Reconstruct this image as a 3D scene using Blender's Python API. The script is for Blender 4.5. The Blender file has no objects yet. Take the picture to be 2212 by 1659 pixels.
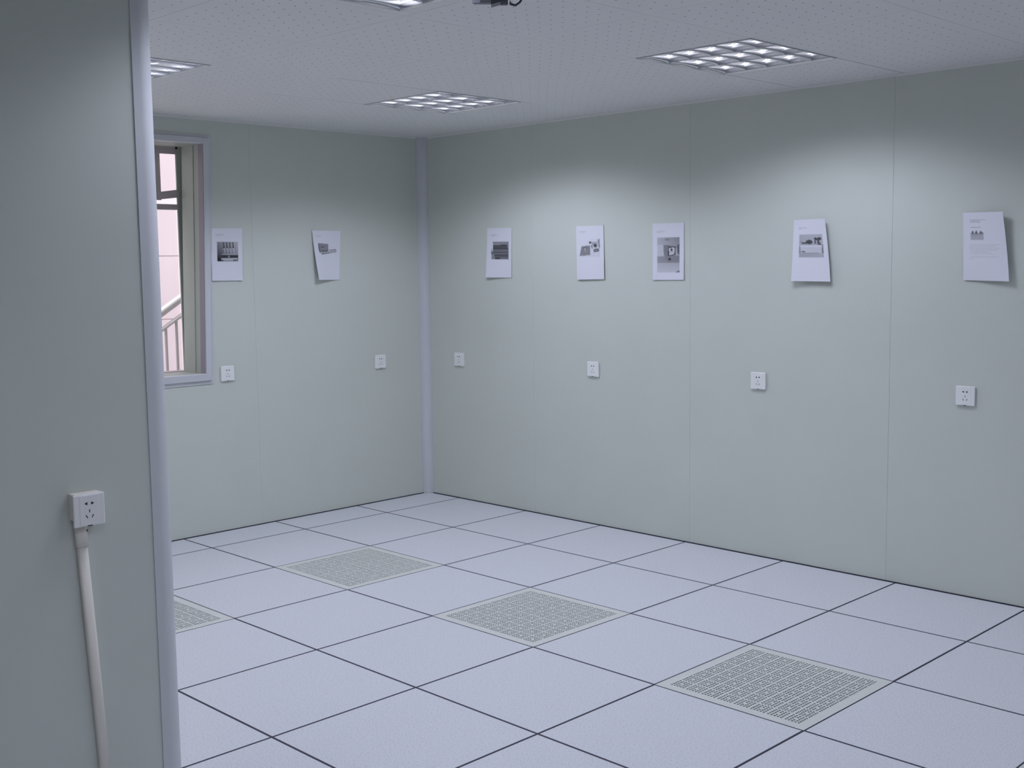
import bpy, bmesh, math, random
import numpy as np
from mathutils import Matrix, Vector

random.seed(4)
C = bpy.context.scene.collection
S = bpy.context.scene
PI = math.pi

# ------------------------------------------------------------------ camera, world, exposure
H = 2.316                      # ceiling height
cam_d = bpy.data.cameras.new('camera')
cam = bpy.data.objects.new('camera', cam_d)
C.objects.link(cam)
yaw, pitch, roll = 2.35868998, -0.10137176, -0.01328431
ca, sa, cb, sb = math.cos(yaw), math.sin(yaw), math.cos(pitch), math.sin(pitch)
fwd = Vector((ca * cb, sa * cb, sb))
rt0 = Vector((sa, -ca, 0))
up0 = rt0.cross(fwd)
rt = math.cos(roll) * rt0 + math.sin(roll) * up0
up = -math.sin(roll) * rt0 + math.cos(roll) * up0
M = Matrix(((rt.x, up.x, -fwd.x, 5.78973), (rt.y, up.y, -fwd.y, -4.96920), (rt.z, up.z, -fwd.z, 1.48671), (0, 0, 0, 1)))
cam.matrix_world = M
cam_d.sensor_width = 36
cam_d.lens = 2508.253 / 2212 * 36
cam_d.clip_start = 0.05
S.camera = cam

S.view_settings.view_transform = 'Standard'
S.view_settings.look = 'None'
S.view_settings.gamma = 1
S.view_settings.exposure = 0.16
S.view_settings.use_curve_mapping = False
S.cycles.glossy_bounces = 8
S.cycles.sample_clamp_indirect = 4.0

w = bpy.data.worlds.new('overcast_sky')
S.world = w
w.use_nodes = True
bg = w.node_tree.nodes['Background']
bg.inputs[0].default_value = (0.96, 0.97, 1.0, 1)
bg.inputs[1].default_value = 1.85

sun_d = bpy.data.lights.new('sun', 'SUN')
sun_d.energy = 5.0; sun_d.angle = math.radians(3)
sun = bpy.data.objects.new('sun', sun_d); C.objects.link(sun)
sun.rotation_euler = Vector((0.02, -0.5, 0.86)).to_track_quat('Z', 'Y').to_euler()

LAMP_COLOR = (0.90, 0.955, 1.20)
LAMP_POWER = 7.0

# ------------------------------------------------------------------ materials
def mat(name, color, rough=0.5, metal=0.0, spec=0.4):
    m = bpy.data.materials.new(name)
    m.use_nodes = True
    b = m.node_tree.nodes['Principled BSDF']
    b.inputs['Base Color'].default_value = (*color, 1)
    b.inputs['Roughness'].default_value = rough
    b.inputs['Metallic'].default_value = metal
    b.inputs['Specular IOR Level'].default_value = spec
    return m

def nd(m, t, **kw):
    n = m.node_tree.nodes.new(t)
    for k, v in kw.items():
        setattr(n, k, v)
    return n

def lk(m, a, b):
    m.node_tree.links.new(a, b)

def math_n(m, op, a, b=None):
    n = nd(m, 'ShaderNodeMath', operation=op)
    for i, v in enumerate((a, b)):
        if v is None: continue
        if isinstance(v, (int, float)): n.inputs[i].default_value = v
        else: lk(m, v, n.inputs[i])
    return n.outputs[0]

def speckle(m, c1, c2, scale, lo, hi, detail=2.0):
    """colour from a noise: c1 ground, c2 flecks"""
    tc = nd(m, 'ShaderNodeNewGeometry')
    n = nd(m, 'ShaderNodeTexNoise')
    n.inputs['Scale'].default_value = scale
    n.inputs['Detail'].default_value = detail
    lk(m, tc.outputs['Position'], n.inputs['Vector'])
    r = nd(m, 'ShaderNodeValToRGB')
    r.color_ramp.elements[0].position = lo
    r.color_ramp.elements[1].position = hi
    r.color_ramp.elements[0].color = (*c1, 1)
    r.color_ramp.elements[1].color = (*c2, 1)
    lk(m, n.outputs['Fac'], r.inputs['Fac'])
    b = m.node_tree.nodes['Principled BSDF']
    lk(m, r.outputs['Color'], b.inputs['Base Color'])
    return r

WALL = mat('coated_steel_panel', (0.60, 0.635, 0.565), 0.5)
speckle(WALL, (0.600, 0.632, 0.572), (0.612, 0.644, 0.584), 3.0, 0.35, 0.65, 3)
WALLCORE = mat('panel_joint', (0.50, 0.53, 0.48), 0.7)
ALU = mat('anodised_aluminium_trim', (0.60, 0.61, 0.63), 0.42, 0.0)
LAMINATE = mat('speckled_floor_laminate', (0.72, 0.72, 0.74), 0.42, 0, 0.35)
speckle(LAMINATE, (0.715, 0.72, 0.755), (0.585, 0.59, 0.63), 150.0, 0.50, 0.68, 3)
EDGE = mat('black_conductive_edge', (0.050, 0.047, 0.075), 0.6)
PLENUM = mat('dark_underfloor', (0.04, 0.04, 0.045), 0.9)
PERF = mat('painted_perforated_steel', (0.69, 0.70, 0.66), 0.45)
CEILING = mat('perforated_ceiling_sheet', (0.80, 0.79, 0.74), 0.6, 0, 0.2)
PLASTIC = mat('white_socket_plastic', (0.84, 0.84, 0.82), 0.3)
CREAM = mat('cream_pvc', (0.80, 0.76, 0.68), 0.45)
SLOT = mat('dark_slot', (0.015, 0.015, 0.018), 0.6)
STEELFRAME = mat('white_lamp_frame', (0.58, 0.58, 0.59), 0.4, 0.1)
LOUVRE = mat('polished_aluminium_louvre', (0.74, 0.74, 0.78), 0.20, 1.0)
REFL = mat('lamp_housing_white', (0.75, 0.75, 0.75), 0.5)
OLDFRAME = mat('old_window_frame', (0.50, 0.43, 0.44), 0.5)
REVEAL = mat('reveal_lining', (0.37, 0.40, 0.36), 0.55)
PINK = mat('pink_plaster', (0.80, 0.655, 0.715), 0.8)
speckle(PINK, (0.78, 0.635, 0.695), (0.83, 0.69, 0.745), 1.3, 0.3, 0.7, 4)
MASON = mat('grey_masonry', (0.45, 0.44, 0.42), 0.85)
RAIL = mat('grey_rail_paint', (0.46, 0.44, 0.45), 0.4)
CONC = mat('concrete', (0.42, 0.42, 0.41), 0.85)
BLACK = mat('black_casing', (0.075, 0.075, 0.095), 0.4)
GREYMET = mat('grey_bracket_metal', (0.22, 0.21, 0.24), 0.4, 0.3)
CHROME = mat('bright_ring', (0.75, 0.75, 0.72), 0.2, 0.9)
STAIN = mat('rust_stain', (0.20, 0.11, 0.07), 0.8)

# ceiling perforation: nine by nine small holes per sheet
def perforate():
    m = CEILING
    tc = nd(m, 'ShaderNodeTexCoord')
    sx = nd(m, 'ShaderNodeSeparateXYZ')
    lk(m, tc.outputs['Generated'], sx.inputs[0])
    ds, inside = [], []
    for k in (0, 1):
        u = sx.outputs[k]
        f = math_n(m, 'SUBTRACT', math_n(m, 'FRACT', math_n(m, 'ADD', math_n(m, 'MULTIPLY', u, 10.0), 0.5)), 0.5)
        ds.append(math_n(m, 'MULTIPLY', f, f))
        e = math_n(m, 'ABSOLUTE', math_n(m, 'SUBTRACT', u, 0.5))
        inside.append(math_n(m, 'LESS_THAN', e, 0.45))
    d = math_n(m, 'SQRT', math_n(m, 'ADD', ds[0], ds[1]))
    hole = math_n(m, 'LESS_THAN', d, 0.053)
    hole = math_n(m, 'MULTIPLY', hole, math_n(m, 'MULTIPLY', inside[0], inside[1]))
    mx = nd(m, 'ShaderNodeMix', data_type='RGBA')
    lk(m, hole, mx.inputs['Factor'])
    mx.inputs['A'].default_value = (0.78, 0.775, 0.765, 1)
    mx.inputs['B'].default_value = (0.10, 0.10, 0.12, 1)
    lk(m, mx.outputs['Result'], m.node_tree.nodes['Principled BSDF'].inputs['Base Color'])
perforate()

TUBE = bpy.data.materials.new('fluorescent_tube')
TUBE.use_nodes = True
nt = TUBE.node_tree
nt.nodes.remove(nt.nodes['Principled BSDF'])
em = nt.nodes.new('ShaderNodeEmission')
em.inputs[0].default_value = (0.93, 0.96, 1.0, 1)
em.inputs[1].default_value = 3.4
nt.links.new(em.outputs[0], nt.nodes['Material Output'].inputs[0])
TUBE.cycles.emission_sampling = 'NONE'

GLASS = bpy.data.materials.new('window_glass')
GLASS.use_nodes = True
nt = GLASS.node_tree
nt.nodes.remove(nt.nodes['Principled BSDF'])
tr = nt.nodes.new('ShaderNodeBsdfTransparent'); tr.inputs[0].default_value = (0.94, 0.95, 0.95, 1)
gl = nt.nodes.new('ShaderNodeBsdfGlossy'); gl.inputs['Roughness'].default_value = 0.03
mxs = nt.nodes.new('ShaderNodeMixShader'); mxs.inputs[0].default_value = 0.06
nt.links.new(tr.outputs[0], mxs.inputs[1]); nt.links.new(gl.outputs[0], mxs.inputs[2])
nt.links.new(mxs.outputs[0], nt.nodes['Material Output'].inputs[0])

PAPER = mat('printed_paper', (0.84, 0.84, 0.84), 0.7, 0, 0.2)
at = nd(PAPER, 'ShaderNodeAttribute', attribute_name='print')
lk(PAPER, at.outputs['Color'], PAPER.node_tree.nodes['Principled BSDF'].inputs['Base Color'])

# ------------------------------------------------------------------ helpers
class MB:
    def __init__(self): self.v = []; self.f = []; self.m = []; self.sm = []
    def add(self, vs, fs, mi=0, smooth=False):
        o = len(self.v)
        self.v += [tuple(p) for p in vs]
        self.f += [tuple(o + i for i in f) for f in fs]
        self.m += [mi] * len(fs); self.sm += [smooth] * len(fs)
        return self
    def box(self, x0, x1, y0, y1, z0, z1, mi=0):
        x0, x1 = sorted((x0, x1)); y0, y1 = sorted((y0, y1)); z0, z1 = sorted((z0, z1))
        vs = [(x0,y0,z0),(x1,y0,z0),(x1,y1,z0),(x0,y1,z0),(x0,y0,z1),(x1,y0,z1),(x1,y1,z1),(x0,y1,z1)]
        return self.add(vs, [(3,2,1,0),(4,5,6,7),(0,1,5,4),(1,2,6,5),(2,3,7,6),(3,0,4,7)], mi)
    def prism(self, poly, h0, h1, axis='z', mi=0, smooth=False):
        """poly: list of 2-D points (ccw seen from +axis); extruded along axis"""
        n = len(poly)
        def P(a, b, h):
            return (a, b, h) if axis == 'z' else ((h, a, b) if axis == 'x' else (b, h, a))
        vs = [P(a, b, h0) for a, b in poly] + [P(a, b, h1) for a, b in poly]
        self.add(vs, [(i, (i+1) % n, n + (i+1) % n, n + i) for i in range(n)], mi, smooth)
        self.add(vs, [tuple(range(n-1, -1, -1)), tuple(range(n, 2*n))], mi)
        return self
    def tube(self, pts, r, n=10, mi=0, cap=True):
        pts = [Vector(p) for p in pts]
        rings = []
        ref = Vector((0, 0, 1))
        for i, p in enumerate(pts):
            t = (pts[min(i+1, len(pts)-1)] - pts[max(i-1, 0)]).normalized()
            a = t.cross(ref)
            if a.length < 1e-3: a = t.cross(Vector((1, 0, 0)))
            a.normalize(); b = t.cross(a)
            rr = r[i] if isinstance(r, (list, tuple)) else r
            rings.append([p + rr * (math.cos(2*PI*k/n) * a + math.sin(2*PI*k/n) * b) for k in range(n)])
        vs = [q for R in rings for q in R]
        fs = [(i*n+k, i*n+(k+1) % n, (i+1)*n+(k+1) % n, (i+1)*n+k) for i in range(len(pts)-1) for k in range(n)]
        self.add(vs, fs, mi, True)
        if cap: self.add(vs, [tuple(range(n-1, -1, -1)), tuple(range(len(vs)-n, len(vs)))], mi)
        return self
    def build(self, name, mats, parent=None, bevel=0.0, seg=2, loc=None, mesh_only=False):
        me = bpy.data.meshes.new(name)
        me.from_pydata(self.v, [], self.f)
        for m in (mats if isinstance(mats, (list, tuple)) else [mats]): me.materials.append(m)
        me.polygons.foreach_set('material_index', self.m)
        me.polygons.foreach_set('use_smooth', self.sm)
        bm = bmesh.new(); bm.from_mesh(me)
        bmesh.ops.remove_doubles(bm, verts=bm.verts, dist=1e-6)
        bmesh.ops.recalc_face_normals(bm, faces=bm.faces)
        if bevel:
            ed = [e for e in bm.edges if len(e.link_faces) == 2 and e.calc_face_angle(0) > 0.5]
            bmesh.ops.bevel(bm, geom=ed, offset=bevel, segments=seg, affect='EDGES', profile=0.5)
        bm.to_mesh(me); bm.free()
        me.update()
        if mesh_only: return me
        o = bpy.data.objects.new(name, me)
        C.objects.link(o)
        if parent: o.parent = parent
        if loc: o.location = loc
        return o

def obj(name, me, parent=None, loc=(0, 0, 0)):
    o = bpy.data.objects.new(name, me); C.objects.link(o)
    o.parent = parent; o.location = loc
    return o

def empty(name, loc=(0, 0, 0), rz=0.0):
    o = bpy.data.objects.new(name, None); C.objects.link(o)
    o.location = loc; o.rotation_euler = (0, 0, rz); o.empty_display_size = 0.05
    return o

def tag(o, label, cat, group=None):
    o['label'] = label; o['category'] = cat
    if group: o['group'] = group
    return o

def struct(o, label=None):
    o['kind'] = 'structure'
    if label: o['label'] = label
    return o

def copy_tree(o, parent=None):
    c = o.copy(); C.objects.link(c); c.parent = parent
    for ch in o.children: copy_tree(ch, c)
    return c

XR, YF = 7.8, -6.6             # far end of the room behind the camera
XP, YC = 2.82, -3.415          # partition face, start of its rounded end
GX, GY = 0.3038, 0.0013        # floor grid lines: x = GX + .6 i, y = -(GY + .6 j)

# ------------------------------------------------------------------ floor
floor = struct(MB().box(-0.05, XR + 0.05, YF - 0.05, 0.05, -0.32, -0.26).build('floor', PLENUM), 'dark underfloor slab below the raised floor tiles')
T = 0.028
def tile_mesh(x0, x1, y0, y1):
    """laminate panel with a black edge band; local origin at its own lower corner"""
    sx, sy = x1 - x0, y1 - y0
    g, e, c = 0.0006, 0.0042, 0.0008
    mb = MB()
    mb.box(g, sx - g, g, sy - g, -T, -c, 1)
    a, b = g, g + e
    o = [(a, a, -c), (sx - a, a, -c), (sx - a, sy - a, -c), (a, sy - a, -c)]
    i = [(b, b, 0), (sx - b, b, 0), (sx - b, sy - b, 0), (b, sy - b, 0)]
    mb.add(o + i, [(0,1,5,4),(1,2,6,5),(2,3,7,6),(3,0,4,7)], 1)
    mb.add(i, [(0,1,2,3)], 0)
    return mb.build('floor_tile', [LAMINATE, EDGE], mesh_only=True)

def perf_mesh():
    sx = 0.6; g = 0.0012; ra, mg = 0.0047, 0.036
    me_ = MB()
    nb, nh = 8, 5
    span = sx - 2 * mg
    blk = span / nb
    pitch = blk / 5.42
    # cell boundaries along one axis: the holes of one block sit closer than the gap between blocks
    cuts = [mg]; cent = []
    for b in range(nb):
        c0 = mg + b * blk + blk / 2
        cs = [c0 + (k - 2) * pitch for k in range(nh)]
        for k, c in enumerate(cs):
            cent.append(c)
            cuts.append(c + pitch / 2 if k < nh - 1 else mg + (b + 1) * blk)
    t = 0.0022
    V, F = [], []
    NS = 8
    def sq(cx, cy, x0, x1, y0, y1):
        return [(x1, cy), (x1, y1), (cx, y1), (x0, y1), (x0, cy), (x0, y0), (cx, y0), (x1, y0)]
    for i, cx in enumerate(cent):
        for j, cy in enumerate(cent):
            x0, x1, y0, y1 = cuts[i], cuts[i+1], cuts[j], cuts[j+1]
            o = len(V)
            if i % nh == 2 and j % nh == 2:
                V += [(x0,y0,0),(x1,y0,0),(x1,y1,0),(x0,y1,0)]; F.append((o,o+1,o+2,o+3)); continue
            ring = sq(cx, cy, x0, x1, y0, y1)
            circ = [(cx + ra*math.cos(2*PI*k/NS), cy + ra*math.sin(2*PI*k/NS)) for k in range(NS)]
            V += [(a, b, 0) for a, b in ring] + [(a, b, 0) for a, b in circ] + [(a, b, -t) for a, b in circ]
            for k in range(NS):
                k2 = (k + 1) % NS
                F.append((o+k, o+k2, o+8+k2, o+8+k))
                F.append((o+8+k, o+8+k2, o+16+k2, o+16+k))
    me_.add(V, F, 0)
    a, b = g, sx - g
    m0, m1 = mg, sx - mg
    P4 = lambda p, q, z: [(p, p, z), (q, p, z), (q, q, z), (p, q, z)]
    me_.add(P4(a, b, 0) + P4(m0, m1, 0), [(0,1,5,4),(1,2,6,5),(2,3,7,6),(3,0,4,7)], 0)
    me_.add(P4(a, b, 0) + P4(a, b, -T), [(0,1,5,4),(1,2,6,5),(2,3,7,6),(3,0,4,7)], 1)
    return me_.build('perforated_tile', [PERF, EDGE], mesh_only=True)

full = tile_mesh(0, .6, 0, .6)
perf = perf_mesh()
perf_at = {(1, 2), (3, 2), (5, 2), (7, 2), (1, 4)}
xl = [0.006] + [GX + .6 * i for i in range(0, 13)]
xl = [v for v in xl if v < XR - .05] + [XR - 0.004]
yl = [0.006] + [GY + .6 * j for j in range(1, 12)]
yl = [v for v in yl if v < -YF - .05] + [-YF - 0.004]
for a in range(len(xl) - 1):
    for b in range(len(yl) - 1):
        x0, x1, y1, y0 = xl[a], xl[a+1], -yl[b], -yl[b+1]
        if x1 < 2.71 and y1 < -3.5: continue           # behind the partition corner
        i, j = a - 1, b                                # tile between grid lines i..i+1, j..j+1
        if (i, j) in perf_at:
            obj('perforated_tile', perf, floor, (x0, y0, 0))['label'] = 'perforated steel airflow tile'
        else:
            me = full if abs(x1 - x0 - .6) < 1e-4 and abs(y1 - y0 - .6) < 1e-4 else tile_mesh(x0, x1, y0, y1)
            obj('floor_tile', me, floor, (x0, y0, 0))

# ------------------------------------------------------------------ walls
ZB, ZT = -0.26, H + 0.12
g = 0.0
def panel(parent, boxes, axis):
    mb = MB()
    for bx in boxes: mb.box(*bx)
    return mb.build('wall_panel', WALL, parent)

wall_right = struct(MB().box(-0.06, XR + 0.1, 0.046, 0.10, ZB, ZT).build('wall_right', WALLCORE))
seams = [0.0, 0.980, 2.1283, 3.2532, 4.40, 5.55, 6.70, XR]
for x0, x1 in zip(seams[:-1], seams[1:]):
    mb = MB().box(x0 + g, x1 - g, 0.0, 0.045, -0.05, H + 0.02)
    mb.build('wall_panel', WALL, wall_right, bevel=0.0016, seg=1)

# window opening in the left wall (its frame leans by a hair, see SH)
WY0, WY1, WZ0, WZ1 = -1.613, -2.75, 0.912, 2.176
wl = MB()
for (y0, y1, z0, z1) in ((0.06, WY0 + .03, ZB, ZT), (WY0 + .03, WY1 - .03, ZB, WZ0 - .02), (WY0 + .03, WY1 - .03, WZ1 + .02, ZT), (WY1 - .03, -3.45, ZB, ZT)):
    wl.box(-0.10, -0.046, y0, y1, z0, z1)
wall_left = struct(wl.build('wall_left', WALLCORE))
z0, z1 = -0.05, H + 0.02
MB().box(-0.045, 0, -g, -1.2914 + g, z0, z1).build('wall_panel', WALL, wall_left, bevel=0.0016, seg=1)
a, b = -1.2914 - g, -2.44 + g
wy = WY0 + 0.022
panel(wall_left, [(-0.045, 0, wy, a, z0, z1), (-0.045, 0, b, wy, z0, WZ0 - .01), (-0.045, 0, b, wy, WZ1 + .01, z1)], 'x')
a, b = -2.44 - g, -3.364
panel(wall_left, [(-0.045, 0, b, WY1 - .022, z0, z1), (-0.045, 0, WY1 - .022, a, z0, WZ0 - .01), (-0.045, 0, WY1 - .022, a, WZ1 + .01, z1)], 'x')

# partition in the foreground: face x = XP, return face y = YC + .05
wp = struct(MB().box(XP - 0.10, XP, YF, YC - 0.002, -0.05, H + 0.02).build('wall_partition', WALL))
struct(MB().box(0.0, XP - 0.052, YC - 0.05, YC + 0.05, -0.05, H + 0.02).build('wall_return', WALL))
struct(MB().box(XR, XR + 0.1, YF, 0.0, ZB, ZT).build('wall_far_end', WALL))
struct(MB().box(XP - 0.1, XR + 0.1, YF - 0.1, YF, ZB, ZT).build('wall_front', WALL))

# rounded aluminium profile at the partition's end
R = 0.05
pr = [(XP - R, YC - 0.02)]
pr += [(XP - 0.001, YC - 0.022), (XP + 0.003, YC - 0.022), (XP + 0.003, YC)]
pr += [(XP - R + (R + .003) * math.cos(t), YC + (R + .003) * math.sin(t)) for t in [PI / 2 * k / 14 for k in range(1, 15)]]
pr += [(XP - R - 0.022, YC + R + .003), (XP - R - 0.022, YC + R - 0.001)]
struct(MB().prism(pr, -0.01, H + 0.003).build('trim_1', ALU), 'rounded pale aluminium corner profile at the end of the partition')
# cove profile in the inner corner
pr = [(-0.001, 0.001), (-0.001, -R - .004), (0.0025, -R - .004), (0.0025, -R)]
pr += [(R - (R - .0025) * math.cos(t), -R + (R - .0025) * math.sin(t)) for t in [PI / 2 * k / 14 for k in range(1, 14)]]
pr += [(R, -0.0025), (R + .004, -0.0025), (R + .004, 0.001)]
struct(MB().prism(pr, -0.02, H + 0.003).build('trim_2', ALU), 'coved pale aluminium profile in the corner of the room')
# thin angle between ceiling and walls
def angle_trim(n, x0, x1, y0, y1):
    struct(MB().box(x0, x1, y0, y1, H - 0.010, H - 0.0005).build('trim_%d' % n, CEIL_TRIM))
CEIL_TRIM = mat('ceiling_angle_paint', (0.80, 0.80, 0.78), 0.4)
angle_trim(3, 0.052, XR, -0.003, -0.0002)
angle_trim(4, 0.0002, 0.003, -3.36, -0.052)

# dark sealing strip where the wall panels meet the raised floor
struct(MB().box(0.048, XR, -0.003, -0.0002, -0.02, 0.0035).build('baseboard_right', EDGE), 'thin dark sealing strip along the foot of the right wall')
struct(MB().box(0.0002, 0.003, -3.36, -0.048, -0.02, 0.0035).build('baseboard_left', EDGE), 'thin dark sealing strip along the foot of the window wall')

# ------------------------------------------------------------------ ceiling
lamps = [  # x0, x1, y0, y1 as they sit in the ceiling
    (2.750, 3.296, -1.214, -0.594),
    (0.996, 1.572, -1.236, -0.682),
    (0.935, 1.515, -3.000, -2.418),
    (2.800, 3.390, -3.080, -2.486),
    (4.54, 5.13, -1.21, -0.61), (4.54, 5.13, -3.01, -2.41), (4.54, 5.13, -4.81, -4.21),
    (6.34, 6.93, -1.21, -0.61), (6.34, 6.93, -3.01, -2.41), (6.34, 6.93, -4.81, -4.21)]
ceiling = struct(MB().box(-0.1, XR + 0.1, YF - 0.1, 0.1, H + 0.121, H + 0.2).build('ceiling', CONC), 'slab above the ceiling sheets')
cx = [0.0, 0.41, 0.996, 1.572, 2.15, 2.750, 3.296, 3.93, 4.54, 5.13, 5.74, 6.34, 6.93, XR]
cy = [0.0, -0.61, -1.214, -1.83, -2.418, -3.01, -3.61, -4.21, -4.81, -5.41, -6.0, YF]
def ceil_piece(x0, x1, y0, y1):
    if x1 - x0 < 0.012 or y1 - y0 < 0.012: return
    q = 0.0008
    MB().box(x0 + q, x1 - q, y0 + q, y1 - q, H, H + 0.012).build('ceiling_sheet', CEILING, ceiling)
def cut(rect, hole):
    x0, x1, y0, y1 = rect; a0, a1, b0, b1 = hole
    if a0 >= x1 - 1e-6 or a1 <= x0 + 1e-6 or b0 >= y1 - 1e-6 or b1 <= y0 + 1e-6: return [rect]
    out = []
    if a0 > x0: out.append((x0, a0, y0, y1))
    if a1 < x1: out.append((a1, x1, y0, y1))
    m0, m1 = max(x0, a0), min(x1, a1)
    if b0 > y0: out.append((m0, m1, y0, b0))
    if b1 < y1: out.append((m0, m1, b1, y1))
    return out
for i in range(len(cx) - 1):
    for j in range(len(cy) - 1):
        if cx[i+1] < 2.7 and cy[j] < -3.55: continue
        rs = [(cx[i], cx[i+1], cy[j+1], cy[j])]
        for L in lamps:
            h = (L[0] + .004, L[1] - .004, L[2] + .004, L[3] - .004)
            rs = [q for r in rs for q in cut(r, h)]
        for r in rs: ceil_piece(*r)

# ------------------------------------------------------------------ ceiling lights
def batwing(l):
    """light distribution of a louvred office light: wide, then a sharp cut-off"""
    l.use_nodes = True
    t = l.node_tree
    e = t.nodes['Emission']
    ge = t.nodes.new('ShaderNodeNewGeometry')
    d = t.nodes.new('ShaderNodeVectorMath'); d.operation = 'DOT_PRODUCT'
    t.links.new(ge.outputs['Normal'], d.inputs[0]); t.links.new(ge.outputs['Incoming'], d.inputs[1])
    ab = t.nodes.new('ShaderNodeMath'); ab.operation = 'ABSOLUTE'
    t.links.new(d.outputs['Value'], ab.inputs[0])
    mr = t.nodes.new('ShaderNodeMapRange'); mr.interpolation_type = 'SMOOTHSTEP'
    mr.inputs['From Min'].default_value = math.cos(math.radians(75.5))
    mr.inputs['From Max'].default_value = math.cos(math.radians(55))
    t.links.new(ab.outputs[0], mr.inputs['Value'])
    pw = t.nodes.new('ShaderNodeMath'); pw.operation = 'POWER'; pw.inputs[1].default_value = -0.6
    t.links.new(ab.outputs[0], pw.inputs[0])
    mu = t.nodes.new('ShaderNodeMath'); mu.operation = 'MULTIPLY'
    t.links.new(mr.outputs['Result'], mu.inputs[0]); t.links.new(pw.outputs[0], mu.inputs[1])
    t.links.new(mu.outputs[0], e.inputs['Strength'])

def make_lamp():
    s = 0.59                   # nominal side, local origin at its centre on the ceiling plane
    h = s / 2
    root = empty('ceiling_light')
    fr = MB()
    fl = 0.004
    P4 = lambda p, z: [(-p, -p, z), (p, -p, z), (p, p, z), (-p, p, z)]
    q = [(0,1,5,4),(1,2,6,5),(2,3,7,6),(3,0,4,7)]
    fr.add(P4(h, -0.004) + P4(h - fl, -0.004), q)
    fr.add(P4(h, -0.004) + P4(h, -0.0002), q)
    fr.add(P4(h - fl, -0.004) + P4(h - fl, 0.012), q)
    fr.build('frame', STEELFRAME, root)
    hs = MB()
    k = h - fl - 0.001
    hs.add(P4(k, 0.0) + P4(k, 0.085), q)
    hs.add(P4(k, 0.085), [(0, 1, 2, 3)])
    hs.build('housing', REFL, root)
    nx, ny = 5, 3
    cw, ch = 2 * k / nx, 2 * k / ny
    zb, zt = 0.0015, 0.0400
    # long parabolic reflectors along x
    prof = [(0.0012, zb), (0.0020, zb + .012), (0.0034, zb + .024), (0.0060, zt)]
    for j in range(ny + 1):
        y = -k + j * ch
        p = []
        if j > 0: p += [(y - d, z) for d, z in prof]
        if j < ny: p2 = [(y + d, z) for d, z in prof]
        else: p2 = [(y, zb), (y, zt)]
        if j == 0: p = [(y, zb), (y, zt)]
        poly = p2 + p[::-1]
        MB().prism(poly, -k, k, 'x', smooth=False).build('reflector', LOUVRE, root)
    # cross blades, lower edge arched between the reflectors
    for i in range(nx + 1):
        x = -k + i * cw
        x = max(-k + .0045, min(k - .0045, x))
        for j in range(ny):
            y0 = -k + j * ch
            n = 8; A, B = [], []
            mb = MB(); vs = []
            for q_ in range(n + 1):
                s_ = q_ / n; y = y0 + s_ * ch
                zl = zb + 0.006 * math.sin(PI * s_)
                vs += [(x - .0012, y, zl), (x + .0012, y, zl), (x + .0022, y, zb + .012), (x + .0042, y, zt), (x - .0042, y, zt), (x - .0022, y, zb + .012)]
            fs = [(a * 6 + c, a * 6 + (c + 1) % 6, (a + 1) * 6 + (c + 1) % 6, (a + 1) * 6 + c) for a in range(n) for c in range(6)]
            mb.add(vs, fs, 0, True)
            mb.build('cross_blade', LOUVRE, root)
    for j in range(ny):
        y = -k + (j + .5) * ch
        MB().tube([(-k + .01, y, 0.053), (k - .01, y, 0.053)], 0.0125, 12).build('tube', TUBE, root)
    l = bpy.data.lights.new('lamp_glow', 'AREA')
    l.shape = 'RECTANGLE'; l.size = 2 * k - .02; l.size_y = 2 * k - .02
    l.energy = LAMP_POWER; l.color = LAMP_COLOR; l.spread = PI
    batwing(l)
    lo = bpy.data.objects.new('lamp_glow', l); C.objects.link(lo); lo.parent = root
    lo.location = (0, 0, -0.006)
    return root

proto = make_lamp()
lamp_labels = [
    'square recessed louvred ceiling light with brightest white cells, above the right wall',
    'square recessed louvred ceiling light closest to the corner column of the room',
    'square recessed louvred ceiling light half hidden behind the partition, above the window side',
    'square recessed louvred ceiling light cut by the top edge, beside the hanging camera',
]
out_labels = ['third along the right wall', 'right of the hanging camera', 'above the viewer',
              'fourth along the right wall', 'at the far end, middle row', 'at the far end behind the viewer']
for n, L in enumerate(lamps):
    o = proto if n == 0 else copy_tree(proto)
    o.location = ((L[0] + L[1]) / 2, (L[2] + L[3]) / 2, H)
    if n == 1:
        for ch in o.children:
            if ch.type == 'LIGHT':
                ch.data = ch.data.copy(); ch.data.energy = LAMP_POWER * 1.22
    if n >= 4:                 # unseen lamps of the room, power turned down to balance its light
        for ch in o.children:
            if ch.type == 'LIGHT':
                ch.data = ch.data.copy()
                ch.data.energy = LAMP_POWER * (0.55 if n in (6, 9) else 0.36)
    o.scale = ((L[1] - L[0]) / .59, (L[3] - L[2]) / .59, 1)
    if n < 4: tag(o, lamp_labels[n], 'ceiling light', 'recessed louvred ceiling lights')
    else: tag(o, 'recessed louvred ceiling light outside the photo, %s' % out_labels[n - 4], 'ceiling light', 'ceiling lights outside the view')

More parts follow.
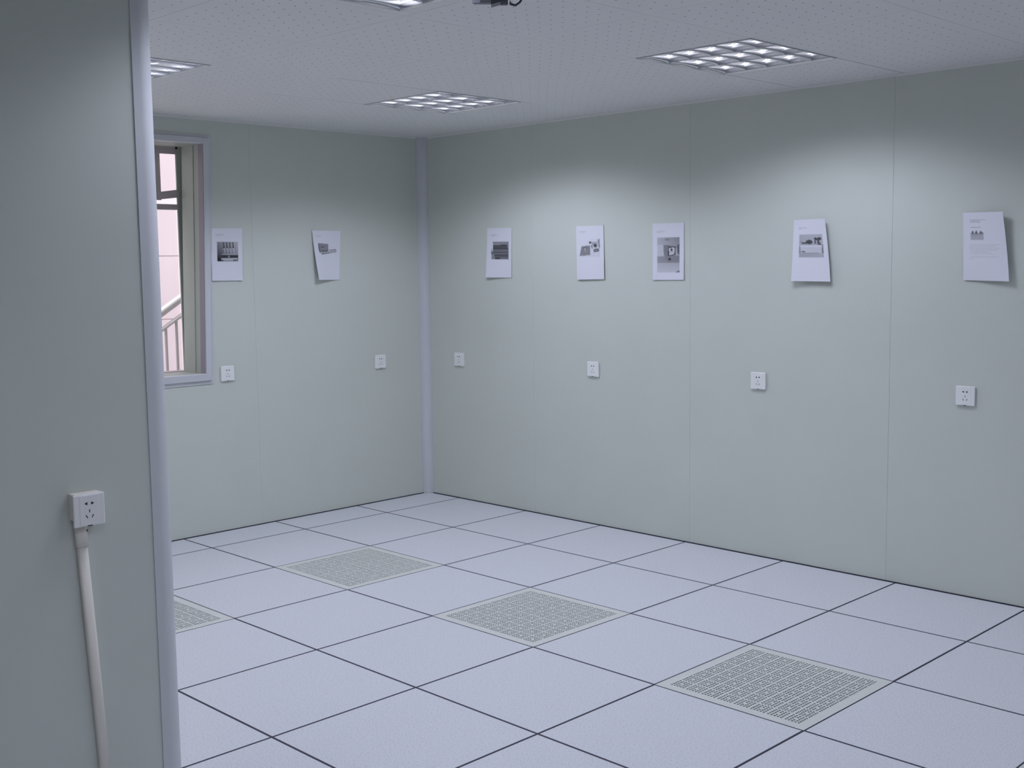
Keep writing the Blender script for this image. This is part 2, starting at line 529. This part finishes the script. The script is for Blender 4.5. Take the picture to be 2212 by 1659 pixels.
# ------------------------------------------------------------------ window in the left wall
SH = 0.03
win = struct(empty('window_1', (0, WY0, WZ0)), 'window with aluminium casing, half hidden behind the partition')
def wpart(mb, name, m, parent=win, shear=True, **kw):
    if shear: mb.v = [(x, y + (z - 1.54) * SH, z) for x, y, z in mb.v]
    mb.v = [(x, y - WY0, z - WZ0) for x, y, z in mb.v]
    return mb.build(name, m, parent, **kw)
OY0, OY1, OZ0, OZ1 = -1.557, -2.818, 0.851, 2.226
def ring_piece(a, b, c, d):
    """one mitred casing board: a,b outer corners, c,d inner corners (y,z); stepped profile"""
    def L(p, q, t): return (p[0] + (q[0] - p[0]) * t, p[1] + (q[1] - p[1]) * t)
    st = [(0, 0.0), (0, 0.006), (0.30, 0.007), (0.36, 0.020), (0.94, 0.024), (1.0, 0.021), (1.0, -0.01)]
    vs = []
    for t, x in st:
        p, q = L(a, d, t), L(b, c, t)
        vs += [(x, p[0], p[1]), (x, q[0], q[1])]
    fs = [(2*i, 2*i+1, 2*i+3, 2*i+2) for i in range(len(st) - 1)]
    n = len(st)
    fs += [tuple(2*i for i in range(n)), tuple(2*i+1 for i in range(n-1, -1, -1)), (2*n-2, 2*n-1, 1, 0)]
    return MB().add(vs, fs)
o_ = [(OY0, OZ0), (OY0, OZ1), (OY1, OZ1), (OY1, OZ0)]
i_ = [(WY0, WZ0), (WY0, WZ1), (WY1, WZ1), (WY1, WZ0)]
for k in range(4):
    k2 = (k + 1) % 4
    wpart(ring_piece(o_[k], o_[k2], i_[k2], i_[k]), 'casing', ALU)
# reveal lining through the wall
D = -0.215
for bx in ((D, -0.012, WY0, WY0 + .012, WZ0 - .012, WZ1 + .012), (D, -0.012, WY1 - .012, WY1, WZ0 - .012, WZ1 + .012),
           (D, -0.012, WY1, WY0, WZ0 - .012, WZ0), (D, -0.012, WY1, WY0, WZ1, WZ1 + .012)):
    wpart(MB().box(*bx), 'reveal_board', REVEAL)
wpart(MB().box(-0.10, -0.085, WY0 - .004, WY0, WZ0, WZ1), 'reveal_groove', REVEAL)
BEAD = mat('dark_bead', (0.27, 0.25, 0.28), 0.5)
wpart(MB().box(-0.030, 0.0205, WY0 - .003, WY0 - .0003, WZ0 + .001, WZ1 - .001), 'bead', BEAD)
wpart(MB().box(-0.030, 0.0205, WY1 + .0003, WY1 + .003, WZ0 + .001, WZ1 - .001), 'bead', BEAD)
# the older outer window
J = -0.25
def old(name, *bx): return wpart(MB().box(*bx), name, OLDFRAME, shear=False)
wpart(MB().box(J - .010, J, -1.612, -1.455, .86, 2.24), 'jamb', REVEAL, shear=False)
old('jamb', J - .05, J, -2.80, -2.74, .86, 2.24)
old('mullion', J - .05, J, -2.22, -2.17, .90, 2.20)
old('head', J - .05, J, -2.76, -1.60, 2.166, 2.25)
old('sill', J - .05, J + .02, -2.76, -1.60, .84, .914)
old('transom', J - .045, J + .002, -2.74, -1.611, 1.828, 1.858)
# upper sash: crooked bottom rail
sash = wpart(MB().prism([(-1.762, 1.8776), (-1.613, 1.896), (-1.613, 1.9402), (-1.762, 1.9185)], J - .022, J - .006, 'x'), 'sash_rail', OLDFRAME, shear=False)
old('sash_stile', J - .020, J - .008, -1.760, -1.7068, 1.88, 2.166)
old('sash_rail', J - .021, J - .007, -1.7068, -1.612, 2.139, 2.166)
wpart(MB().box(J - .017, J - .014, -1.708, -1.611, 1.91, 2.15), 'pane', GLASS, shear=False)
wpart(MB().box(J - .026, J - .022, -2.18, -1.611, .912, 1.832), 'pane', GLASS, shear=False)
wpart(MB().box(J - .026, J - .022, -2.745, -2.215, .912, 1.832), 'pane', GLASS, shear=False)
# masonry around it
mw = MB()
for (y0, y1, z0, z1) in ((0.8, -1.455, -1.2, 2.9), (-1.455, -2.79, -1.2, .86), (-1.455, -2.79, 2.24, 2.9), (-2.79, -5.0, -1.2, 2.9)):
    mw.box(-0.42, -0.216, y0, y1, z0, z1)
struct(mw.build('wall_masonry', MASON))

# ------------------------------------------------------------------ outside: pink wall, stair and railing
ext = struct(MB().box(-3.2, -3.012, -6, 5, -1.2, 4.6).build('wall_outside', PINK), 'pale pink plastered wall outside the window')
for z0, z1 in ((-1.2, 0.05), (0.05, 0.57), (0.57, 1.087), (1.087, 1.605), (1.605, 2.12), (2.12, 2.64), (2.64, 4.6)):
    MB().box(-3.013, -3.0, -6, 5, z0 + .003, z1 - .003).build('plaster_band', PINK, ext)
struct(MB().box(-3.2, -0.42, -6, 5, -1.3, -1.2).build('ground', CONC))
RX = -1.5
sl = (1.3151 - 1.2039) / (1.1059 - 0.9278)
def zrail(y, c): return c + sl * (y + 1.1059)
stair = tag(empty('outdoor_staircase', (RX - .5, -1.8, -1.2)), 'concrete staircase rising outside the window below its railing', 'stairs')
def ypoly(parent, name, pts, x0, x1, m, org):
    mb = MB().prism(pts, x0, x1, 'x')
    mb.v = [(x - org[0], y - org[1], z - org[2]) for x, y, z in mb.v]
    return mb.build(name, m, parent)
so = (RX - .5, -1.8, -1.2)
y_, zt_ = -2.6, None
run = 0.26; rise = run * sl
for k in range(9):
    ya = -2.75 + k * run
    ztop = zrail(ya, 1.18) - 0.86
    ypoly(stair, 'step', [(ya, ztop - .30 if ztop - .30 > -1.2 else -1.2), (ya + run, max(-1.2, ztop - .14)), (ya + run, ztop), (ya, ztop)], RX - 1.0, RX - .0305, CONC, so)
so2 = (RX, -1.1, zrail(-1.1, 1.18) - .86)
rail = tag(empty('stair_railing', so2), 'grey metal stair railing with balusters seen through the window', 'railing')
def bar(name, c0, c1, x0, x1, y0=-2.7, y1=-.45):
    return ypoly(rail, name, [(y0, zrail(y0, c0)), (y1, zrail(y1, c0)), (y1, zrail(y1, c1)), (y0, zrail(y0, c1))], x0, x1, RAIL, so2)
bar('handrail', 1.157, 1.204, RX - .03, RX + .025)
bar('lower_rail', 1.054, 1.076, RX - .015, RX + .015)
RAILTOP = mat('rail_top_highlight', (0.75, 0.74, 0.73), 0.4)  # sun highlight along the rail tops, put into the colour of pale tubes
for nm, c, r_, xo in (('handrail_cap', 1.200, .014, .017), ('lower_rail_cap', 1.0725, .006, .011)):
    mb = MB().tube([(RX + xo, -2.69, zrail(-2.69, c)), (RX + xo, -.46, zrail(-.46, c))], r_, 10)
    mb.v = [(x - so2[0], y - so2[1], z - so2[2]) for x, y, z in mb.v]
    mb.build(nm, RAILTOP, rail)['label'] = 'upper edge of the rail with its sun highlight as a paler colour'
y0 = -2.63
for k in range(27):
    y = -1.0458 + (k - 19) * 0.0800
    if y > -.47: break
    ypoly(rail, 'baluster', [(y - .007, zrail(y, 1.18) - .90), (y + .007, zrail(y, 1.18) - .90), (y + .007, zrail(y, 1.06)), (y - .007, zrail(y, 1.06))], RX - .007, RX + .007, RAIL, so2)

# ------------------------------------------------------------------ wall sockets
def slot_parts(root, y):
    """five-hole outlet: two pointed pin holes, one upright slot, two slanting slots, a notch"""
    for s in (-1, 1):
        t = [(s * .0052, .0222), (s * .0052, .0138), (s * .0078, .0150), (s * .0118, .0168), (s * .0125, .0180), (s * .0118, .0192), (s * .0078, .0210)]
        MB().add([(a, y, b) for a, b in t] + [(a, y - .002, b) for a, b in t],
                 [tuple(range(7)), tuple(range(13, 6, -1))] + [(i, (i+1) % 7, 7 + (i+1) % 7, 7 + i) for i in range(7)]).build('pin_hole', SLOT, root)
    def slit(cx_, cz_, ang, L, W):
        c, s = math.cos(ang), math.sin(ang)
        p = [(-W, -L), (W, -L), (W, L), (-W, L)]
        p = [(cx_ + c * a - s * b, cz_ + s * a + c * b) for a, b in p]
        MB().add([(a, y, b) for a, b in p] + [(a, y - .002, b) for a, b in p], [(0,1,2,3), (7,6,5,4), (0,1,5,4), (1,2,6,5), (2,3,7,6), (3,0,4,7)]).build('earth_slot', SLOT, root)
    slit(0, -.0020, 0, .0040, .0011)
    slit(-.0080, -.0165, math.radians(30), .0045, .0011)
    slit(.0080, -.0165, math.radians(-30), .0045, .0011)
    MB().box(-.0065, .0065, y - .003, y - .0005, -.0425, -.0405).build('release_notch', SLOT, root)

def make_socket(name='wall_socket', depth=0.012, base=True):
    root = empty(name)
    if base:
        MB().box(-.0405, .0405, 0, depth - .006, -.0405, .0405).build('back_plate', PLASTIC, root)
    MB().box(-.043, .043, depth - .007, depth, -.043, .043).build('cover_plate', PLASTIC, root, bevel=0.003, seg=2)
    MB().box(-.026, .026, depth - .002, depth + .0006, -.0395, .0395).build('centre_insert', PLASTIC, root, bevel=0.0005, seg=1)
    slot_parts([c for c in root.children if c.name.startswith('centre_insert')][0], depth + .0010)
    return root
sp = make_socket()
spots = [
    ((0, -1.488, .902), -PI / 2, 'white wall socket right beside the lower corner of the window'),
    ((0, -.389, .895), -PI / 2, 'white wall socket on the window wall, left of the corner column'),
    ((.330, 0, .899), PI, 'white wall socket on the right wall, right of the corner column'),
    ((1.458, 0, .897), PI, 'white wall socket under the sheet showing square pads and round lenses'),
    ((2.555, 0, .897), PI, 'white wall socket left of and below the sheet with dark dishes on a white chest'),
    ((3.613, 0, .895), PI, 'white wall socket below the text sheet at the right end of the wall'),
]
for n, (loc, rz, lab) in enumerate(spots):
    o = sp if n == 0 else copy_tree(sp)
    o.location = loc; o.rotation_euler = (0, 0, rz)
    tag(o, lab, 'socket', 'small white sockets along the two walls')

near = make_socket('surface_socket', 0.044, base=False)
near.location = (XP, -3.636, 0.861); near.rotation_euler = (0, 0, -PI / 2)
tag(near, 'white socket on a deep cream surface box with trunking below, on the near partition', 'socket')
MB().box(-.0425, .036, 0.0, .0375, -.028, .0425).build('surface_box', CREAM, near, bevel=.002, seg=1)
MB().box(-.0435, -.041, .012, .030, .0, .003).build('box_latch', SLOT, near)

# cream trunking running down from it, slightly out of plumb
def lean_y(z): return -3.647 + (0.797 - z) * 0.0525
tk = MB()
prof = [(-.0145, 0), (-.0145, .010), (-.0125, .0135), (-.008, .0155), (0, .0162), (.008, .0155), (.0125, .0135), (.0145, .010), (.0145, 0)]
def trunk(mb, z0, z1, s=1.0):
    vs = []
    for z in (z0, z1):
        vs += [(XP + d * s, lean_y(z) + u * s, z) for u, d in prof]
    n = len(prof)
    mb.add(vs, [(i, i + 1, n + i + 1, n + i) for i in range(n - 1)], 0, True)
    mb.add(vs, [tuple(range(n)), tuple(range(2*n-1, n-1, -1)), (0, n, 2*n-1, n-1)])
    return mb
def shift(mb, o):
    mb.v = [(x - o[0], y - o[1], z - o[2]) for x, y, z in mb.v]; return mb
co = (XP, lean_y(0.0), 0.0)
cond = tag(empty('cable_trunking', co), 'cream plastic cable trunking running down the near partition from its socket', 'trunking')
shift(trunk(MB(), 0.0, 0.765), co).build('channel', CREAM, cond)
shift(trunk(MB(), 0.758, 0.838, 1.13), co).build('coupling', CREAM, cond)
shift(MB().tube([(XP + .0105, lean_y(.80) + .0135, .801), (XP + .0150, lean_y(.80) + .0155, .801)], .0035, 8), co).build('screw_hole', STAIN, cond)

# ------------------------------------------------------------------ printed sheets on the walls
NU, NV = 84, 118
yy, xx = np.mgrid[0:NV + 1, 0:NU + 1]
U, V = xx / NU, yy / NV          # 0..1 from left / from top
W0 = 0.75
def blank(): return np.full((NV + 1, NU + 1), W0)
def rect(a, u0, u1, v0, v1, g, soft=0):
    a[(U >= u0) & (U <= u1) & (V >= v0) & (V <= v1)] = g
def quad(a, pts, g):
    m = np.ones_like(a, bool); n = len(pts)
    s = sum(pts[i][0] * pts[(i+1) % n][1] - pts[(i+1) % n][0] * pts[i][1] for i in range(n))
    for i in range(n):
        (x0, y0), (x1, y1) = pts[i], pts[(i+1) % n]
        c = (x1 - x0) * (V - y0) - (y1 - y0) * (U - x0)
        m &= (c * s >= -1e-9)
    a[m] = g
def ell(a, cu, cv, ru, rv, g): a[((U - cu) / ru) ** 2 + ((V - cv) / rv) ** 2 <= 1] = g
def grad(a, u0, u1, v0, v1, fn):
    m = (U >= u0) & (U <= u1) & (V >= v0) & (V <= v1)
    a[m] = np.clip(fn((U - u0) / (u1 - u0), (V - v0) / (v1 - v0)), .02, W0)[m]
rng = np.random.default_rng(7)
def texts(a, u0, v0, widths, g=0.5, dv=0.012):
    for k, wd in enumerate(widths):
        n = int(v0 * NV + k * dv * NV + .5)
        i0, i1 = int(u0 * NU), int((u0 + wd) * NU)
        a[n, i0:i1] = W0 - (W0 - g) * rng.uniform(.35, 1, i1 - i0)

def art_a():                      # four legs over a dark bench
    a = blank(); texts(a, .16, .115, [.24, .26, .18], .52, .013)
    grad(a, .18, .86, .26, .63, lambda s, t: .42 - .30 * t * (1 - .5 * s) - .16 * (1 - s) + .1 * s * (1 - t))
    for k in range(4):
        u = .375 + k * .10
        quad(a, [(u, .27), (u + .035, .27), (u + .045, .36), (u + .01, .36)], .10)
        ell(a, u + .028, .365, .026, .018, .06)
        quad(a, [(u + .02, .38), (u + .05, .38), (u + .07, .46), (u + .05, .47)], .55)
    quad(a, [(.36, .49), (.80, .49), (.82, .505), (.33, .505)], .45)
    rect(a, .31, .86, .51, .565, .05); ell(a, .56, .54, .03, .02, .3)
    rect(a, .31, .82, .57, .60, .55); rect(a, .31, .80, .60, .625, .12); rect(a, .38, .70, .60, .625, .42)
    return a
def art_b():                      # open case on a white ground
    a = blank(); texts(a, .13, .11, [.20, .17], .5, .015)
    quad(a, [(.17, .26), (.55, .265), (.55, .40), (.21, .43)], .27)
    quad(a, [(.17, .26), (.20, .26), (.24, .44), (.22, .46), (.18, .42)], .14)
    quad(a, [(.26, .33), (.42, .32), (.36, .345), (.28, .345)], .09)
    quad(a, [(.25, .41), (.55, .395), (.55, .42), (.27, .44)], .13)
    quad(a, [(.22, .45), (.86, .395), (.86, .44), (.30, .485)], .42)
    quad(a, [(.24, .47), (.62, .44), (.60, .455), (.30, .487)], .18)
    quad(a, [(.58, .39), (.84, .375), (.86, .39), (.60, .405)], .13)
    ell(a, .69, .35, .09, .03, .66); ell(a, .69, .36, .07, .025, .74)
    return a
def art_c():                      # stacked dark benches
    a = blank(); texts(a, .17, .135, [.22, .30, .14], .48, .013)
    grad(a, .20, .87, .275, .635, lambda s, t: .25 - .10 * t)
    rect(a, .24, .86, .28, .34, .30)
    rect(a, .26, .82, .345, .43, .11); rect(a, .55, .80, .335, .36, .07)
    for v, g_ in ((.40, .07), (.43, .17), (.455, .22), (.48, .10), (.505, .24), (.53, .09), (.555, .08), (.58, .18), (.605, .22)):
        rect(a, .25, .86, v, v + .02, g_)
    quad(a, [(.20, .275), (.235, .275), (.25, .42), (.22, .50), (.19, .42)], W0)
    quad(a, [(.19, .41), (.22, .50), (.20, .54), (.19, .53)], .08)
    quad(a, [(.20, .54), (.30, .52), (.34, .635), (.19, .635)], .28)
    rect(a, .34, .54, .60, .635, .06)
    return a
def art_d():                      # pads and round lenses
    a = blank(); texts(a, .13, .10, [.26, .22, .18], .55, .014)
    grad(a, .12, .86, .24, .58, lambda s, t: .80 - .12 * t - .12 * s * (1 - t))
    quad(a, [(.19, .375), (.50, .37), (.50, .545), (.11, .56)], .26)
    ell(a, .32, .415, .09, .02, .20); ell(a, .315, .43, .022, .014, .62); ell(a, .335, .47, .02, .012, .55)
    ell(a, .51, .315, .075, .035, .70); ell(a, .51, .312, .045, .022, .08)
    rect(a, .56, .78, .30, .37, .42); ell(a, .72, .375, .085, .05, .62); ell(a, .695, .37, .065, .037, .10)
    quad(a, [(.53, .37), (.58, .36), (.60, .42), (.57, .43)], .2)
    quad(a, [(.62, .435), (.82, .425), (.83, .48), (.64, .495)], .14); quad(a, [(.65, .445), (.78, .44), (.78, .47), (.66, .475)], .26)
    quad(a, [(.78, .27), (.85, .24), (.86, .40), (.82, .43)], .30)
    return a
def art_e():                      # box with a light front plate
    a = blank(); texts(a, .15, .135, [.28, .22, .12], .52, .014)
    grad(a, .15, .86, .25, .87, lambda s, t: .50 + .16 * (np.abs(t - .4) < .15) * (1 - s) - .22 * s * (1 - t) + .30 * np.clip(t - .7, 0, 1) - .16 * (np.abs(t - .62) < .1))
    rect(a, .16, .34, .38, .56, .58)
    rect(a, .40, .55, .27, .31, .30)
    quad(a, [(.35, .39), (.52, .385), (.74, .415), (.50, .425)], .22)
    quad(a, [(.35, .39), (.50, .425), (.51, .585), (.36, .57)], .24)
    quad(a, [(.49, .425), (.74, .41), (.73, .56), (.50, .585)], .04)
    quad(a, [(.52, .44), (.71, .425), (.70, .545), (.53, .57)], .62)
    ell(a, .61, .47, .035, .025, .08); quad(a, [(.53, .515), (.70, .50), (.70, .507), (.53, .522)], .35)
    quad(a, [(.37, .585), (.78, .57), (.82, .68), (.50, .69)], .26); ell(a, .55, .635, .045, .018, .03)
    quad(a, [(.78, .40), (.86, .36), (.86, .56), (.80, .53)], .14)
    quad(a, [(.72, .87), (.86, .83), (.86, .87)], .14)
    return a
def art_f():                      # dark dishes on a white chest
    a = blank(); texts(a, .16, .125, [.24, .26, .12], .5, .015)
    grad(a, .17, .86, .245, .615, lambda s, t: .46 + .04 * s - .05 * t)
    ell(a, .31, .365, .095, .032, .22); ell(a, .31, .358, .08, .022, .48)
    ell(a, .46, .365, .10, .035, .09); quad(a, [(.24, .365), (.56, .37), (.54, .395), (.26, .39)], .08)
    quad(a, [(.59, .31), (.66, .29), (.72, .33), (.64, .345)], .07); ell(a, .76, .315, .065, .025, .08)
    quad(a, [(.62, .34), (.66, .34), (.66, .39), (.61, .39)], .12); quad(a, [(.70, .335), (.74, .335), (.82, .42), (.70, .41)], .12)
    quad(a, [(.20, .425), (.82, .425), (.80, .545), (.22, .545)], .60); quad(a, [(.18, .42), (.84, .42), (.82, .445), (.20, .445)], .70)
    quad(a, [(.17, .43), (.20, .43), (.22, .55), (.17, .55)], .26); quad(a, [(.83, .42), (.86, .40), (.86, .55), (.81, .545)], .22)
    rect(a, .25, .335, .51, .53, .07); rect(a, .27, .72, .54, .552, .36)
    return a
def art_g():                      # text sheet with one small picture
    a = blank(); texts(a, .17, .11, [.38, .27, .26], .30, .016)
    texts(a, .17, .22, [.28], .25)
    rect(a, .17, .48, .30, .40, .46)
    for u in (.22, .305, .41): quad(a, [(u, .265), (u + .015, .265), (u + .035, .31), (u - .03, .31)], .10)
    quad(a, [(.40, .30), (.47, .295), (.48, .31), (.38, .312)], .06); rect(a, .19, .46, .312, .335, .36)
    texts(a, .16, .475, [.70, .60, .70, .64, .44, .50], .52, .026)
    texts(a, .19, .655, [.62], .50); texts(a, .15, .68, [.09], .50)
    return a

def sheet(wall, corners, art, label, bow=0.0):
    """corners TL,TR,BR,BL: (along, z, lift off the wall); curled corners lift smoothly"""
    cs = corners
    s, t = U, V
    w4 = [(1 - s) * (1 - t), s * (1 - t), s * t, (1 - s) * t]
    p, q = s ** 1.5, t ** 1.25
    pl, qt = (1 - s) ** 1.5, (1 - t) ** 1.6
    wd = [pl * qt, p * qt, p * q, pl * q]
    al = sum(w4[k] * cs[k][0] for k in range(4))
    zz = sum(w4[k] * cs[k][1] for k in range(4))
    dd = 0.0016 + sum(wd[k] * cs[k][2] for k in range(4)) + bow * np.sin(PI * s) * t
    img = art()
    k_ = np.pad(img, 1, mode='edge')          # slight print softness
    img = .5 * img + .125 * (k_[:-2, 1:-1] + k_[2:, 1:-1] + k_[1:-1, :-2] + k_[1:-1, 2:])
    if wall == 'right':
        P = np.stack([al, -dd, zz], -1); org = np.array([cs[0][0], 0, cs[3][1]]); nrm = np.array([0, 1, 0])
    else:
        P = np.stack([dd, al, zz], -1); org = np.array([0, cs[0][0], cs[3][1]]); nrm = np.array([-1, 0, 0])
    P = (P - org).reshape(-1, 3)
    n1 = NU + 1
    N = len(P)
    verts = np.concatenate([P, P + nrm * 0.0004])
    f = []
    for r in range(NV):
        for c in range(NU):
            a0 = r * n1 + c
            f.append((a0, a0 + n1, a0 + n1 + 1, a0 + 1))
    f += [(N + c, N + c + n1 * 0 + NU, N + NV * n1 + NU, N + NV * n1) for c in (0,)]
    me = bpy.data.meshes.new('paper_sheet')
    me.from_pydata(verts.tolist(), [], f[:-1] + [tuple(N + i for i in (a_, a_ + 1, a_ + n1 + 1, a_ + n1)) for a_ in [r * n1 + c for r in range(NV) for c in range(NU)]])
    me.polygons.foreach_set('use_smooth', [True] * len(me.polygons))
    col = me.color_attributes.new('print', 'FLOAT_COLOR', 'POINT')
    gq = np.concatenate([img.reshape(-1), np.full(N, W0)])
    arr = np.stack([gq * .985, gq * .985, gq * 1.06, np.ones_like(gq)], 1).astype(np.float32)
    col.data.foreach_set('color', arr.reshape(-1))
    me.materials.append(PAPER)
    o = bpy.data.objects.new('paper_sheet', me); C.objects.link(o)
    o.location = tuple(org)
    tag(o, label, 'paper', 'printed sheets stuck to the walls')
    return o
sheet('left', [(-1.5554, 1.7171, .002), (-1.3558, 1.7197, .0), (-1.3675, 1.4239, .008), (-1.565, 1.4262, .010)], art_a, 'printed sheet beside the window, picture of a dark bench with four legs')
sheet('left', [(-.880, 1.7137, .004), (-.6677, 1.7121, 0), (-.6885, 1.4158, .002), (-.868, 1.4189, .046)], art_b, 'printed sheet with its left edge curling off the wall, picture of an open case')
sheet('right', [(.6003, 1.7185, 0), (.8133, 1.7144, .001), (.8077, 1.4154, .003), (.602, 1.419, .022)], art_c, 'printed sheet right of the corner column, picture of stacked dark benches')
sheet('right', [(1.330, 1.7069, 0), (1.5375, 1.7038, .002), (1.545, 1.4061, .008), (1.345, 1.4037, .010)], art_d, 'printed sheet with picture of square pads and round lenses', bow=.003)
sheet('right', [(1.8809, 1.7021, 0), (2.0889, 1.6997, .001), (2.0906, 1.4017, .005), (1.8865, 1.4019, .007)], art_e, 'printed sheet with a tall picture of a box with pale front')
sheet('right', [(2.7433, 1.6899, 0), (2.927, 1.6882, .030), (2.960, 1.3929, .028), (2.7532, 1.3962, .034)], art_f, 'printed sheet curling on both sides, picture of dark dishes on a white chest')
sheet('right', [(3.578, 1.6898, 0), (3.764, 1.6857, .038), (3.7965, 1.394, .030), (3.590, 1.3994, .006)], art_g, 'sheet of mostly text with one small picture, at the right end of the wall')

# ------------------------------------------------------------------ small camera hanging from the ceiling at the top edge
cxy = Vector((3.462, -2.683, 0))
ex = Vector((0.705, 0.709, 0)); ey = Vector((-0.709, 0.705, 0))     # along / across the device
hc = tag(empty('hanging_camera', (cxy.x, cxy.y, H), math.atan2(ex.y, ex.x)), 'small black bracketed camera with cable loop hanging from the ceiling', 'camera')
MB().prism([(-.03 + .03 * math.cos(2*PI*k/16), .03 * math.sin(2*PI*k/16)) for k in range(16)], -.006, -.0002).build('mount_plate', GREYMET, hc)
MB().box(-.036, -.024, -.008, .008, -.085, -.005).build('bracket_arm', GREYMET, hc)
MB().prism([(-.052, -.010), (.0, -.012), (.0, .012), (-.052, .010), (-.075, .0)], -.116, -.084).build('bracket_foot', GREYMET, hc, bevel=.002, seg=1)
MB().prism([(-.122, -.022), (-.110, .024), (-.080, .028), (-.072, -.024)], -.02, .02, 'y').build('body', BLACK, hc)
MB().tube([(.022, 0, -.096), (.029, 0, -.096)], .0215, 18).build('lens_ring', CHROME, hc)
MB().tube([(.004, 0, -.100), (.023, 0, -.100)], .0205, 18).build('lens_barrel', BLACK, hc)
pts = [(.026, 0, -.108), (.032, .002, -.117), (.044, .003, -.120), (.056, .003, -.112), (.066, .002, -.096), (.074, 0, -.075), (.079, 0, -.045), (.078, 0, -.02), (.074, 0, -.001)]
MB().tube(pts, .0038, 8).build('cable', BLACK, hc)
